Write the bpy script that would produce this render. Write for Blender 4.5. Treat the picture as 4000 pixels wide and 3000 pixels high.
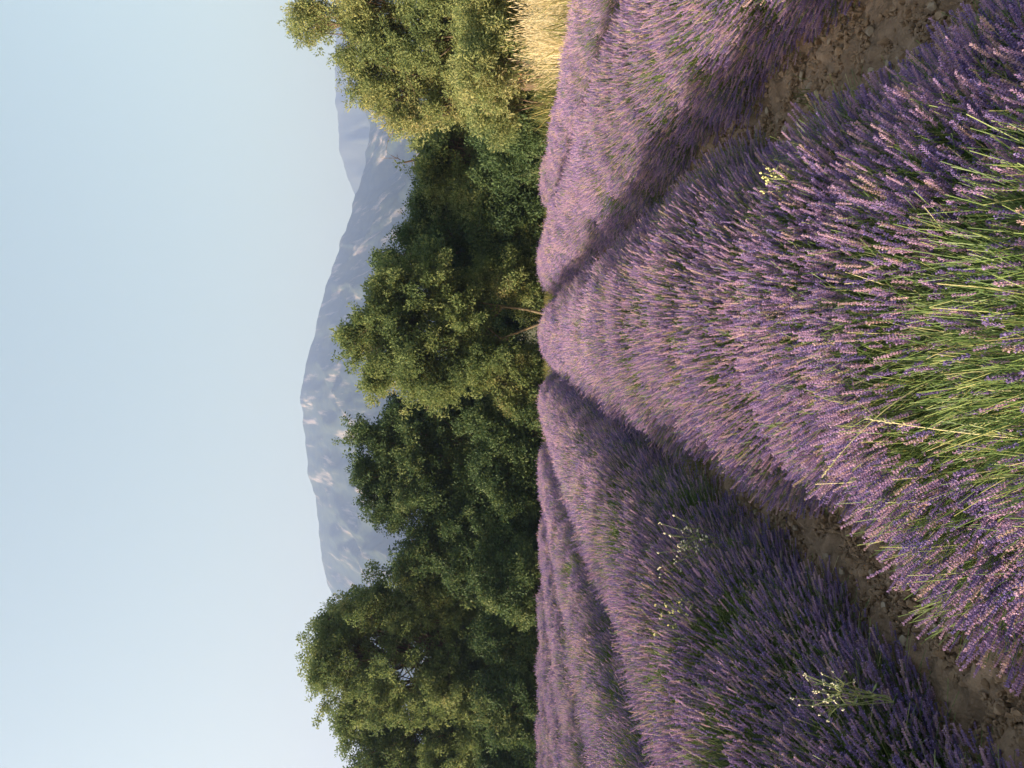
import bpy, math, random
import numpy as np
from mathutils import noise as mnoise, Vector

for o in list(bpy.data.objects):
    bpy.data.objects.remove(o)
scene = bpy.context.scene
COL = scene.collection
rng = np.random.default_rng(7)
random.seed(7)

# ------------------------------------------------------------------ camera, light, exposure
EYE = 1.25
FPX = 2889.0                      # focal length in photograph pixels (26 mm equivalent)
cam_d = bpy.data.cameras.new('camera')
cam_d.sensor_width = 36.0
cam_d.lens = 26.0
cam_d.clip_start = 0.05
cam_d.clip_end = 20000.0
cam = bpy.data.objects.new('camera', cam_d)
COL.objects.link(cam)
cam.location = (0, 0, EYE)
# phone held upright but stored sideways: world up points to picture left
from mathutils import Matrix
cam.rotation_euler = Matrix(((0, 1, 0), (0, 0, -1), (-1, 0, 0))).to_euler()
scene.camera = cam

SUN_EL = math.radians(13.0)
SUN_AZ = math.radians(-103.0)       # azimuth of the sun from +Y (the view), clockwise; negative = left
world = bpy.data.worlds.new('World')
scene.world = world
world.use_nodes = True
wn = world.node_tree
wn.nodes.clear()
sky = wn.nodes.new('ShaderNodeTexSky')
sky.sky_type = 'NISHITA'
sky.sun_disc = False
sky.sun_elevation = SUN_EL
sky.sun_rotation = SUN_AZ
sky.altitude = 400
sky.air_density = 2.0
sky.dust_density = 9.0
sky.ozone_density = 3.0
bg = wn.nodes.new('ShaderNodeBackground')
bg.inputs['Strength'].default_value = 0.137
wo = wn.nodes.new('ShaderNodeOutputWorld')
wb = wn.nodes.new('ShaderNodeMix')          # the camera's white balance for the whole sky
wb.data_type = 'RGBA'; wb.blend_type = 'MULTIPLY'; wb.inputs[0].default_value = 1.0
wb.inputs[7].default_value = (1.24, 1.03, 0.82, 1)
wn.links.new(sky.outputs[0], wb.inputs[6])
wn.links.new(wb.outputs[2], bg.inputs[0])
wn.links.new(bg.outputs[0], wo.inputs[0])

sun_d = bpy.data.lights.new('sun', 'SUN')
sun_d.energy = 5.0
sun_d.angle = math.radians(0.6)
sun_d.color = (1.0, 0.84, 0.66)
sun = bpy.data.objects.new('sun', sun_d)
COL.objects.link(sun)
sdir = Vector((math.sin(SUN_AZ) * math.cos(SUN_EL), math.cos(SUN_AZ) * math.cos(SUN_EL), math.sin(SUN_EL)))
sun.rotation_euler = sdir.to_track_quat('Z', 'Y').to_euler()
sun.location = (-20, -5, 30)

scene.view_settings.view_transform = 'Standard'
scene.view_settings.look = 'None'
scene.view_settings.exposure = 1.85
scene.view_settings.gamma = 1.0
scene.view_settings.use_curve_mapping = False
scene.cycles.max_bounces = 6
scene.cycles.diffuse_bounces = 4
scene.cycles.glossy_bounces = 2
scene.cycles.transmission_bounces = 4
scene.cycles.transparent_max_bounces = 8
scene.cycles.volume_bounces = 1
HAZE_DENSITY = 4.0e-4

# ------------------------------------------------------------------ helpers
def put(o, parent=None):
    COL.objects.link(o)
    if parent is not None:
        o.parent = parent
    return o

def tag(o, label=None, cat=None, group=None, kind=None):
    if label: o['label'] = label
    if cat: o['category'] = cat
    if group: o['group'] = group
    if kind: o['kind'] = kind
    return o

def empty(name, loc=(0, 0, 0), rotz=0.0):
    o = bpy.data.objects.new(name, None)
    o.empty_display_size = 0.2
    o.location = loc
    o.rotation_euler = (0, 0, rotz)
    return put(o)

def mesh(name, V, faces, mats, midx=None, smooth=False):
    """V (n,3); faces: list of int arrays (k, 3 or 4)"""
    me = bpy.data.meshes.new(name)
    V = np.asarray(V, dtype=np.float32)
    me.vertices.add(len(V))
    me.vertices.foreach_set('co', V.ravel())
    faces = [np.asarray(f, dtype=np.int32) for f in faces if len(f)]
    loops = np.concatenate([f.ravel() for f in faces])
    sizes = np.concatenate([np.full(len(f), f.shape[1], dtype=np.int32) for f in faces])
    starts = np.concatenate([[0], np.cumsum(sizes)[:-1]]).astype(np.int32)
    me.loops.add(len(loops))
    me.loops.foreach_set('vertex_index', loops)
    me.polygons.add(len(sizes))
    me.polygons.foreach_set('loop_start', starts)
    me.polygons.foreach_set('loop_total', sizes)
    if midx is not None:
        me.polygons.foreach_set('material_index', np.asarray(midx, dtype=np.int32))
    me.polygons.foreach_set('use_smooth', np.full(len(sizes), smooth))
    for m in mats:
        me.materials.append(m)
    me.update(calc_edges=True)
    me.validate()
    return me

class Geo:
    """collects verts / faces of several shapes, with a material index"""
    def __init__(self):
        self.V = []; self.T = []; self.Q = []; self.mt = []; self.mq = []; self.n = 0
    def add(self, V, F, m=0):
        V = np.asarray(V, dtype=float); F = np.asarray(F, dtype=int)
        self.V.append(V)
        if F.shape[1] == 3:
            self.T.append(F + self.n); self.mt.append(np.full(len(F), m))
        else:
            self.Q.append(F + self.n); self.mq.append(np.full(len(F), m))
        self.n += len(V)
    def build(self, name, mats, smooth=False):
        fs = []; mi = []
        if self.T: fs.append(np.concatenate(self.T)); mi.append(np.concatenate(self.mt))
        if self.Q: fs.append(np.concatenate(self.Q)); mi.append(np.concatenate(self.mq))
        return mesh(name, np.concatenate(self.V), fs, mats, np.concatenate(mi), smooth)

def nrm(a):
    return a / np.maximum(np.linalg.norm(a, axis=-1, keepdims=True), 1e-9)

def tube(path, radii, sides):
    path = np.asarray(path, float); n = len(path)
    t = np.gradient(path, axis=0); t = nrm(t)
    ref = np.array([0.31, 0.95, 0.05]) if abs(t[0][1]) < 0.9 else np.array([1.0, 0.1, 0.0])
    V = []
    for i in range(n):
        a = nrm(np.cross(t[i], ref)); b = np.cross(t[i], a)
        ang = np.arange(sides) * 2 * math.pi / sides
        V.append(path[i] + radii[i] * (np.cos(ang)[:, None] * a + np.sin(ang)[:, None] * b))
    V = np.concatenate(V)
    F = []
    for i in range(n - 1):
        for j in range(sides):
            k = (j + 1) % sides
            F.append((i * sides + j, i * sides + k, (i + 1) * sides + k, (i + 1) * sides + j))
    return V, np.array(F)

def euler_from(Z, H):
    """Euler XYZ of frames whose local z is Z and whose local x leans to hint H"""
    Z = nrm(Z)
    X = nrm(H - (H * Z).sum(-1, keepdims=True) * Z)
    Y = np.cross(Z, X)
    r20 = X[:, 2]; r21 = Y[:, 2]; r22 = Z[:, 2]; r10 = X[:, 1]; r00 = X[:, 0]
    return np.stack([np.arctan2(r21, r22), np.arcsin(np.clip(-r20, -1, 1)), np.arctan2(r10, r00)], axis=-1)

def fbm(P, scale, octaves=4, off=0.0):
    out = np.empty(len(P))
    for i, p in enumerate(P):
        out[i] = mnoise.fractal(Vector((p[0] * scale + off, p[1] * scale, p[2] * scale)), 1.0, 2.0, octaves)
    return out

# cheap vectorised value noise
_tab = np.random.default_rng(3).random((256, 256))
def vnoise(x, y, s=1.0, octv=4, seed=0):
    out = np.zeros(np.shape(x)); amp = 1.0; tot = 0
    x = np.asarray(x) * s + seed * 17.3; y = np.asarray(y) * s + seed * 9.1
    for k in range(octv):
        xi = np.floor(x).astype(int); yi = np.floor(y).astype(int)
        fx = x - xi; fy = y - yi
        fx = fx * fx * (3 - 2 * fx); fy = fy * fy * (3 - 2 * fy)
        a = _tab[xi % 256, yi % 256]; b = _tab[(xi + 1) % 256, yi % 256]
        c = _tab[xi % 256, (yi + 1) % 256]; d = _tab[(xi + 1) % 256, (yi + 1) % 256]
        out += amp * ((a * (1 - fx) + b * fx) * (1 - fy) + (c * (1 - fx) + d * fx) * fy)
        tot += amp; amp *= 0.5; x = x * 2.03 + 11.7; y = y * 2.03 + 5.3
    return out / tot

# ------------------------------------------------------------------ materials
def new_mat(name):
    m = bpy.data.materials.new(name); m.use_nodes = True
    nt = m.node_tree; nt.nodes.clear()
    return m, nt

def leafy(name, stops, transl=0.35, rough=0.6, spec=0.25, vary='instance', nscale=0.0, hue=0.0):
    """diffuse + translucent foliage; colour picked from stops by per-instance random"""
    m, nt = new_mat(name)
    N = nt.nodes.new; L = nt.links.new
    ramp = N('ShaderNodeValToRGB')
    el = ramp.color_ramp.elements
    while len(el) < len(stops): el.new(0.5)
    for e, (p, c) in zip(el, stops):
        e.position = p; e.color = (*c, 1)
    info = N('ShaderNodeObjectInfo')
    if nscale > 0:
        geo = N('ShaderNodeNewGeometry')
        nz = N('ShaderNodeTexNoise'); nz.inputs['Scale'].default_value = nscale; nz.inputs['Detail'].default_value = 3
        L(geo.outputs['Position'], nz.inputs['Vector'])
        mx = N('ShaderNodeMath'); mx.operation = 'MULTIPLY_ADD'
        L(nz.outputs['Fac'], mx.inputs[0]); mx.inputs[1].default_value = 1.6
        sb = N('ShaderNodeMath'); sb.operation = 'MULTIPLY_ADD'
        L(info.outputs['Random'], sb.inputs[0]); sb.inputs[1].default_value = 0.5; sb.inputs[2].default_value = -0.55
        L(sb.outputs[0], mx.inputs[2])
        L(mx.outputs[0], ramp.inputs[0])
    else:
        L(info.outputs['Random'], ramp.inputs[0])
    p = N('ShaderNodeBsdfPrincipled')
    p.inputs['Roughness'].default_value = rough
    p.inputs['Specular IOR Level'].default_value = spec
    t = N('ShaderNodeBsdfTranslucent')
    mix = N('ShaderNodeMixShader'); mix.inputs[0].default_value = transl
    L(ramp.outputs[0], p.inputs['Base Color']); L(ramp.outputs[0], t.inputs[0])
    L(p.outputs[0], mix.inputs[1]); L(t.outputs[0], mix.inputs[2])
    out = N('ShaderNodeOutputMaterial'); L(mix.outputs[0], out.inputs[0])
    return m

def surf(name, stops, nscale, detail=6, rough=0.9, bump=0.0, bscale=None, coord='pos', stretch=None):
    m, nt = new_mat(name)
    N = nt.nodes.new; L = nt.links.new
    tc = N('ShaderNodeNewGeometry') if coord == 'pos' else N('ShaderNodeTexCoord')
    src = tc.outputs['Position'] if coord == 'pos' else tc.outputs['Object']
    if stretch:
        mp = N('ShaderNodeMapping'); mp.inputs['Scale'].default_value = stretch
        L(src, mp.inputs[0]); src = mp.outputs[0]
    nz = N('ShaderNodeTexNoise'); nz.inputs['Scale'].default_value = nscale; nz.inputs['Detail'].default_value = detail
    nz.inputs['Roughness'].default_value = 0.65
    L(src, nz.inputs['Vector'])
    ramp = N('ShaderNodeValToRGB')
    el = ramp.color_ramp.elements
    while len(el) < len(stops): el.new(0.5)
    for e, (p_, c) in zip(el, stops):
        e.position = p_; e.color = (*c, 1)
    L(nz.outputs['Fac'], ramp.inputs[0])
    p = N('ShaderNodeBsdfPrincipled'); p.inputs['Roughness'].default_value = rough
    p.inputs['Specular IOR Level'].default_value = 0.2
    L(ramp.outputs[0], p.inputs['Base Color'])
    if bump > 0:
        n2 = N('ShaderNodeTexNoise'); n2.inputs['Scale'].default_value = bscale or nscale * 3; n2.inputs['Detail'].default_value = 8
        L(src, n2.inputs['Vector'])
        b = N('ShaderNodeBump'); b.inputs['Strength'].default_value = 1.0; b.inputs['Distance'].default_value = bump
        L(n2.outputs['Fac'], b.inputs['Height']); L(b.outputs[0], p.inputs['Normal'])
    out = N('ShaderNodeOutputMaterial'); L(p.outputs[0], out.inputs[0])
    return m

M_calyx = leafy('lavender_calyx', [(0.0, (0.16, 0.13, 0.32)), (0.3, (0.27, 0.195, 0.41)), (0.6, (0.41, 0.275, 0.46)), (0.85, (0.54, 0.37, 0.50)), (0.95, (0.54, 0.40, 0.38)), (1.0, (0.40, 0.33, 0.22))], transl=0.3, rough=0.75, spec=0.15)
M_corolla = leafy('lavender_corolla', [(0.0, (0.27, 0.22, 0.55)), (0.6, (0.42, 0.30, 0.54)), (1.0, (0.60, 0.43, 0.56))], transl=0.35, rough=0.6, spec=0.15)
M_stem = leafy('lavender_stem', [(0.0, (0.07, 0.13, 0.045)), (0.45, (0.13, 0.22, 0.06)), (0.82, (0.23, 0.31, 0.10)), (0.94, (0.34, 0.36, 0.14)), (1.0, (0.46, 0.42, 0.24))], transl=0.25, rough=0.5, spec=0.35)
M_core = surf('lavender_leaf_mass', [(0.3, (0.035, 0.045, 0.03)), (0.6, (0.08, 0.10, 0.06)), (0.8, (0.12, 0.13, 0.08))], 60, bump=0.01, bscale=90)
M_leaf = leafy('lavender_leaf', [(0.0, (0.06, 0.09, 0.045)), (1.0, (0.15, 0.18, 0.10))], transl=0.25)
M_soil = surf('red_brown_soil', [(0.25, (0.11, 0.075, 0.048)), (0.5, (0.22, 0.150, 0.098)), (0.72, (0.34, 0.24, 0.16)), (0.85, (0.45, 0.35, 0.26))], 9, detail=10, bump=0.02, bscale=40)
M_stone = surf('limestone', [(0.3, (0.20, 0.15, 0.105)), (0.6, (0.32, 0.26, 0.19)), (0.8, (0.46, 0.40, 0.32))], 14, detail=8, bump=0.004, bscale=60)
M_clod = surf('soil_clod', [(0.3, (0.15, 0.10, 0.065)), (0.6, (0.28, 0.195, 0.125)), (0.8, (0.40, 0.31, 0.22))], 25, detail=8, bump=0.004, bscale=80)
M_ground = surf('rough_grassland', [(0.3, (0.05, 0.065, 0.025)), (0.55, (0.12, 0.115, 0.055)), (0.75, (0.24, 0.20, 0.11))], 0.6, detail=12, bump=0.05, bscale=6)
M_bark = surf('oak_bark', [(0.3, (0.07, 0.05, 0.035)), (0.6, (0.17, 0.13, 0.09)), (0.8, (0.27, 0.22, 0.16))], 8, bump=0.02, bscale=18, stretch=(1, 1, 0.25))
M_bark_pale = surf('pale_bark', [(0.3, (0.10, 0.08, 0.055)), (0.6, (0.22, 0.18, 0.12)), (0.8, (0.34, 0.28, 0.20))], 8, bump=0.02, bscale=18, stretch=(1, 1, 0.25))
M_oak = leafy('oak_leaf', [(0.0, (0.08, 0.13, 0.055)), (0.45, (0.15, 0.21, 0.075)), (0.8, (0.25, 0.30, 0.115)), (1.0, (0.35, 0.32, 0.15))], transl=0.48, nscale=0.5)
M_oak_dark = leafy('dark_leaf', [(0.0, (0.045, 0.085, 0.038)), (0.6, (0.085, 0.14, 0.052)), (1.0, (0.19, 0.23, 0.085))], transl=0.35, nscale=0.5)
M_olive = leafy('olive_green_leaf', [(0.0, (0.10, 0.15, 0.06)), (0.45, (0.21, 0.26, 0.10)), (0.75, (0.31, 0.33, 0.14)), (0.93, (0.38, 0.35, 0.17)), (1.0, (0.36, 0.24, 0.13))], transl=0.4, nscale=0.45)
M_straw = leafy('straw', [(0.0, (0.30, 0.27, 0.13)), (0.4, (0.58, 0.50, 0.30)), (1.0, (0.78, 0.72, 0.52))], transl=0.35, rough=0.5)
M_drygreen = leafy('green_grass_blade', [(0.0, (0.08, 0.11, 0.03)), (0.7, (0.17, 0.18, 0.06)), (1.0, (0.36, 0.31, 0.13))], transl=0.35)
M_weedstem = surf('weed_stem', [(0.3, (0.16, 0.20, 0.09)), (0.8, (0.30, 0.33, 0.16))], 30)
M_weedhead = surf('pale_seed_head', [(0.3, (0.55, 0.52, 0.34)), (0.8, (0.78, 0.76, 0.62))], 60)
M_weedyellow = surf('pale_yellow_petal', [(0.3, (0.62, 0.60, 0.22)), (0.8, (0.80, 0.78, 0.40))], 60)

# ------------------------------------------------------------------ instancing through geometry nodes (only for leaves, stalks, grass, clods)
def proto_collection(name, meshes):
    c = bpy.data.collections.new(name)
    for i, me in enumerate(meshes):
        o = bpy.data.objects.new(f'{name}_{i:02d}', me)
        c.objects.link(o)
    return c

_groups = {}
def gn_group(col):
    if col.name in _groups: return _groups[col.name]
    g = bpy.data.node_groups.new('scatter_' + col.name, 'GeometryNodeTree')
    g.interface.new_socket('Geometry', in_out='INPUT', socket_type='NodeSocketGeometry')
    g.interface.new_socket('Geometry', in_out='OUTPUT', socket_type='NodeSocketGeometry')
    N = g.nodes.new; L = g.links.new
    gi = N('NodeGroupInput'); go = N('NodeGroupOutput')
    ci = N('GeometryNodeCollectionInfo'); ci.inputs['Collection'].default_value = col
    ci.inputs['Separate Children'].default_value = True; ci.inputs['Reset Children'].default_value = True
    iop = N('GeometryNodeInstanceOnPoints'); iop.inputs['Pick Instance'].default_value = True
    def attr(nm, ty):
        a = N('GeometryNodeInputNamedAttribute'); a.data_type = ty; a.inputs['Name'].default_value = nm
        return a.outputs['Attribute']
    e2r = N('FunctionNodeEulerToRotation')
    L(attr('rot', 'FLOAT_VECTOR'), e2r.inputs[0])
    L(gi.outputs[0], iop.inputs['Points']); L(ci.outputs[0], iop.inputs['Instance'])
    L(attr('idx', 'INT'), iop.inputs['Instance Index'])
    L(e2r.outputs[0], iop.inputs['Rotation'])
    L(attr('scl', 'FLOAT_VECTOR'), iop.inputs['Scale'])
    L(iop.outputs[0], go.inputs[0])
    _groups[col.name] = g
    return g

def scatter(name, P, R, S, col, parent=None, n_proto=None):
    P = np.asarray(P, np.float32)
    me = bpy.data.meshes.new(name)
    me.vertices.add(len(P)); me.vertices.foreach_set('co', P.ravel())
    a = me.attributes.new('rot', 'FLOAT_VECTOR', 'POINT'); a.data.foreach_set('vector', np.asarray(R, np.float32).ravel())
    S = np.asarray(S, np.float32)
    if S.ndim == 1: S = np.repeat(S[:, None], 3, 1)
    a = me.attributes.new('scl', 'FLOAT_VECTOR', 'POINT'); a.data.foreach_set('vector', S.ravel())
    a = me.attributes.new('idx', 'INT', 'POINT'); a.data.foreach_set('value', rng.integers(0, len(col.objects), len(P)).astype(np.int32))
    for m in (col.objects[0].data.materials): me.materials.append(m)
    me.update()
    o = bpy.data.objects.new(name, me)
    md = o.modifiers.new('scatter', 'NODES'); md.node_group = gn_group(col)
    put(o, parent)
    o['kind'] = 'stuff'
    return o

# ------------------------------------------------------------------ lavender prototypes
OCT = np.array([(1,0,0),(0,1,0),(-1,0,0),(0,-1,0),(0,0,1),(0,0,-1)], float)
OCTF = np.array([(0,1,4),(1,2,4),(2,3,4),(3,0,4),(1,0,5),(2,1,5),(3,2,5),(0,3,5)])

def stalk_path(r, L, bend, n=6):
    t = np.linspace(0, 1, n)
    wob = r.normal(0, 0.006, 2)
    return np.stack([bend * t ** 2 * L + wob[0] * np.sin(t * 5), wob[1] * np.sin(t * 4), L * (t - 0.18 * bend * t * t)], -1)

def oriented(Vl, pos, z, x):
    z = nrm(z); x = nrm(x - (x @ z) * z); y = np.cross(z, x)
    return pos + Vl[:, :1] * x + Vl[:, 1:2] * y + Vl[:, 2:] * z

def stalk_detail(seed, flower=True):
    """thin green stem with whorls of calyxes and a few open corollas at the tip; the tip is at the origin end (z = 0 is tip-L)"""
    r = np.random.default_rng(seed); g = Geo()
    L = 0.34; bend = r.uniform(0.02, 0.16) if flower else r.uniform(0.05, 0.45)
    p = stalk_path(r, L, bend, 6)
    V, F = tube(p, np.linspace(0.0010, 0.0007, 6), 3); g.add(V, F, 0)
    # a pair of narrow leaves
    for k in range(3):
        b = p[r.integers(0, 3)]; a = r.uniform(0, 6.28)
        d = np.array([math.cos(a) * 0.5, math.sin(a) * 0.5, 0.9]); w = np.array([-math.sin(a), math.cos(a), 0]) * 0.0022
        l = r.uniform(0.03, 0.06)
        g.add([b - w, b + w, b + d * l * 0.6 + w * 1.2, b + d * l, b + d * l * 0.6 - w * 1.2], [(0, 1, 2), (0, 2, 4), (4, 2, 3)], 3)
    tip = p[-1]; ax = nrm(p[-1] - p[-2])
    if flower:
        hl = r.uniform(0.022, 0.055); nw = int(hl / 0.0048)
        base = tip - ax * 0.002
        V, F = tube([base, base + ax * hl], [0.0018, 0.001], 3); g.add(V, F, 1)
        # low separate whorl
        zs = [-0.022] if r.random() < 0.5 else []
        zs += list(np.linspace(0, hl, nw))
        for i, zz in enumerate(zs):
            c = base + ax * zz
            wdt = 0.0036 * (1 - 0.35 * max(zz, 0) / hl) * r.uniform(0.85, 1.15)
            n = 5; a0 = r.uniform(0, 6.28)
            for j in range(n):
                a = a0 + j * 2 * math.pi / n + r.normal(0, 0.15)
                out = np.array([math.cos(a), math.sin(a), 0.0])
                d = nrm(out * 0.75 + ax * 0.8)
                ln = r.uniform(0.0028, 0.0040)
                Vl = OCT * np.array([0.0014, 0.0014, ln])
                g.add(oriented(Vl, c + d * (ln * 0.7 + wdt * 0.35), d, np.array([0.3, 0.2, 1.0])), OCTF, 1)
                if r.random() < 0.15:
                    q = c + d * (ln * 1.7 + wdt * 0.35)
                    u = nrm(np.cross(d, ax)) * 0.0027; w2 = nrm(np.cross(d, u)) * 0.0027
                    g.add([q - u, q - w2 * 0.6 + d * 0.002, q + u, q + w2 + d * 0.002], [(0, 1, 2, 3)], 2)
        V, F = OCT * np.array([0.002, 0.002, 0.005]) + base + ax * (hl + 0.002), OCTF
        g.add(V, F, 1)
    return g.build('lavender_stalk', [M_stem, M_calyx, M_corolla, M_leaf])

def clump_mid(seed, n=12, flower=0.85, w=1.0):
    r = np.random.default_rng(seed); g = Geo()
    for k in range(n):
        off = np.array([*r.normal(0, 0.045, 2), r.normal(0, 0.03)])
        lean = np.array([*r.normal(0, 0.16, 2), 1.0]); lean = nrm(lean)
        L = 0.30
        top = off + np.array([0, 0, L])
        b = top - lean * r.uniform(0.18, 0.3)
        wv = nrm(np.cross(lean, r.normal(0, 1, 3))) * 0.0013 * w
        wv2 = nrm(np.cross(lean, wv)) * 0.0022 * w
        g.add([b - wv, b + wv, top + wv * 0.7, top - wv * 0.7], [(0, 1, 2, 3)], 0)
        if r.random() < flower:
            hl = r.uniform(0.03, 0.055); a0 = r.uniform(0, 6)
            rad = 0.0041 * w
            nseg = 3
            for s in range(nseg):
                c = top + lean * hl * (s + 0.5) / nseg
                Vl = OCT * np.array([rad * r.uniform(.8, 1.15), rad * r.uniform(.8, 1.15), hl / nseg * 0.72]) * (1 - 0.12 * s)
                g.add(oriented(Vl, c, lean, np.array([math.cos(a0 + s), math.sin(a0 + s), 0])), OCTF, 2 if r.random() < 0.16 else 1)
    return g.build('lavender_clump', [M_stem, M_calyx, M_corolla])

PC_near = proto_collection('lavender_stalks', [stalk_detail(100 + i) for i in range(10)])
PC_stem = proto_collection('lavender_stems', [stalk_detail(200 + i, False) for i in range(4)])
PC_mid = proto_collection('lavender_clumps', [clump_mid(300 + i, 18, 0.84) for i in range(8)])
PC_midstem = proto_collection('lavender_stem_clumps', [clump_mid(450 + i, 16, 0.12) for i in range(5)])
PC_far = proto_collection('lavender_far_clumps', [clump_mid(400 + i, 20, 0.90, 1.5) for i in range(6)])

# leaf tuft for the inside of the bushes
def tuft(seed, n=26, l0=0.05, l1=0.11, w=0.004, spread=0.9, mat=None):
    r = np.random.default_rng(seed); g = Geo()
    for k in range(n):
        a = r.uniform(0, 6.28); s = r.uniform(0, spread)
        d = nrm(np.array([math.cos(a) * s, math.sin(a) * s, 1.0])); l = r.uniform(l0, l1)
        b = np.array([*r.normal(0, 0.03, 2), 0])
        u = nrm(np.cross(d, r.normal(0, 1, 3))) * w * 0.5
        g.add([b - u * .6, b + u * .6, b + d * l * .6 + u, b + d * l * .6 - u], [(0, 1, 2, 3)], 0)
        g.add([b + d * l * .6 - u, b + d * l * .6 + u, b + d * l], [(0, 1, 2)], 0)
    return g.build('tuft', [mat])
PC_tuft = proto_collection('lavender_leaf_tufts', [tuft(500 + i, mat=M_leaf) for i in range(5)])

# ------------------------------------------------------------------ lavender rows
ALPHA = math.atan(185.0 / FPX)               # rows converge a little right of the picture's centre
ca, sa = math.cos(ALPHA), math.sin(ALPHA)
PITCH = 1.78
FIELD_END = 20.0
def rw(s, t):                                # row frame -> world
    return s * ca + t * sa, -s * sa + t * ca

ROW_A, ROW_B, ROW_Z0 = 0.69, 0.42, 0.08      # half width, height of the dome above its foot

def row_shape(seed):
    r = np.random.default_rng(seed)
    pos = []; t = -2.0
    while t < FIELD_END + 1:
        pos.append((t, r.normal(0, 0.03), r.uniform(0.90, 1.07))); t += r.uniform(0.5, 0.72)
    pos = np.array(pos)
    def f(t):
        """size factor and centre offset of the row at t: plants bulge, gaps between dip"""
        t = np.asarray(t)
        d = np.abs(t[:, None] - pos[None, :, 0])
        i = d.argmin(1); dm = d[np.arange(len(t)), i]
        w = np.exp(-(d / 0.34) ** 2); ws = w.sum(1)
        size = (w * pos[None, :, 2]).sum(1) / ws
        return size * (1.035 - 0.13 * np.clip(dm / 0.34, 0, 1) ** 2), (w * pos[None, :, 1]).sum(1) / ws, pos[i, 0]
    return f

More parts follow.
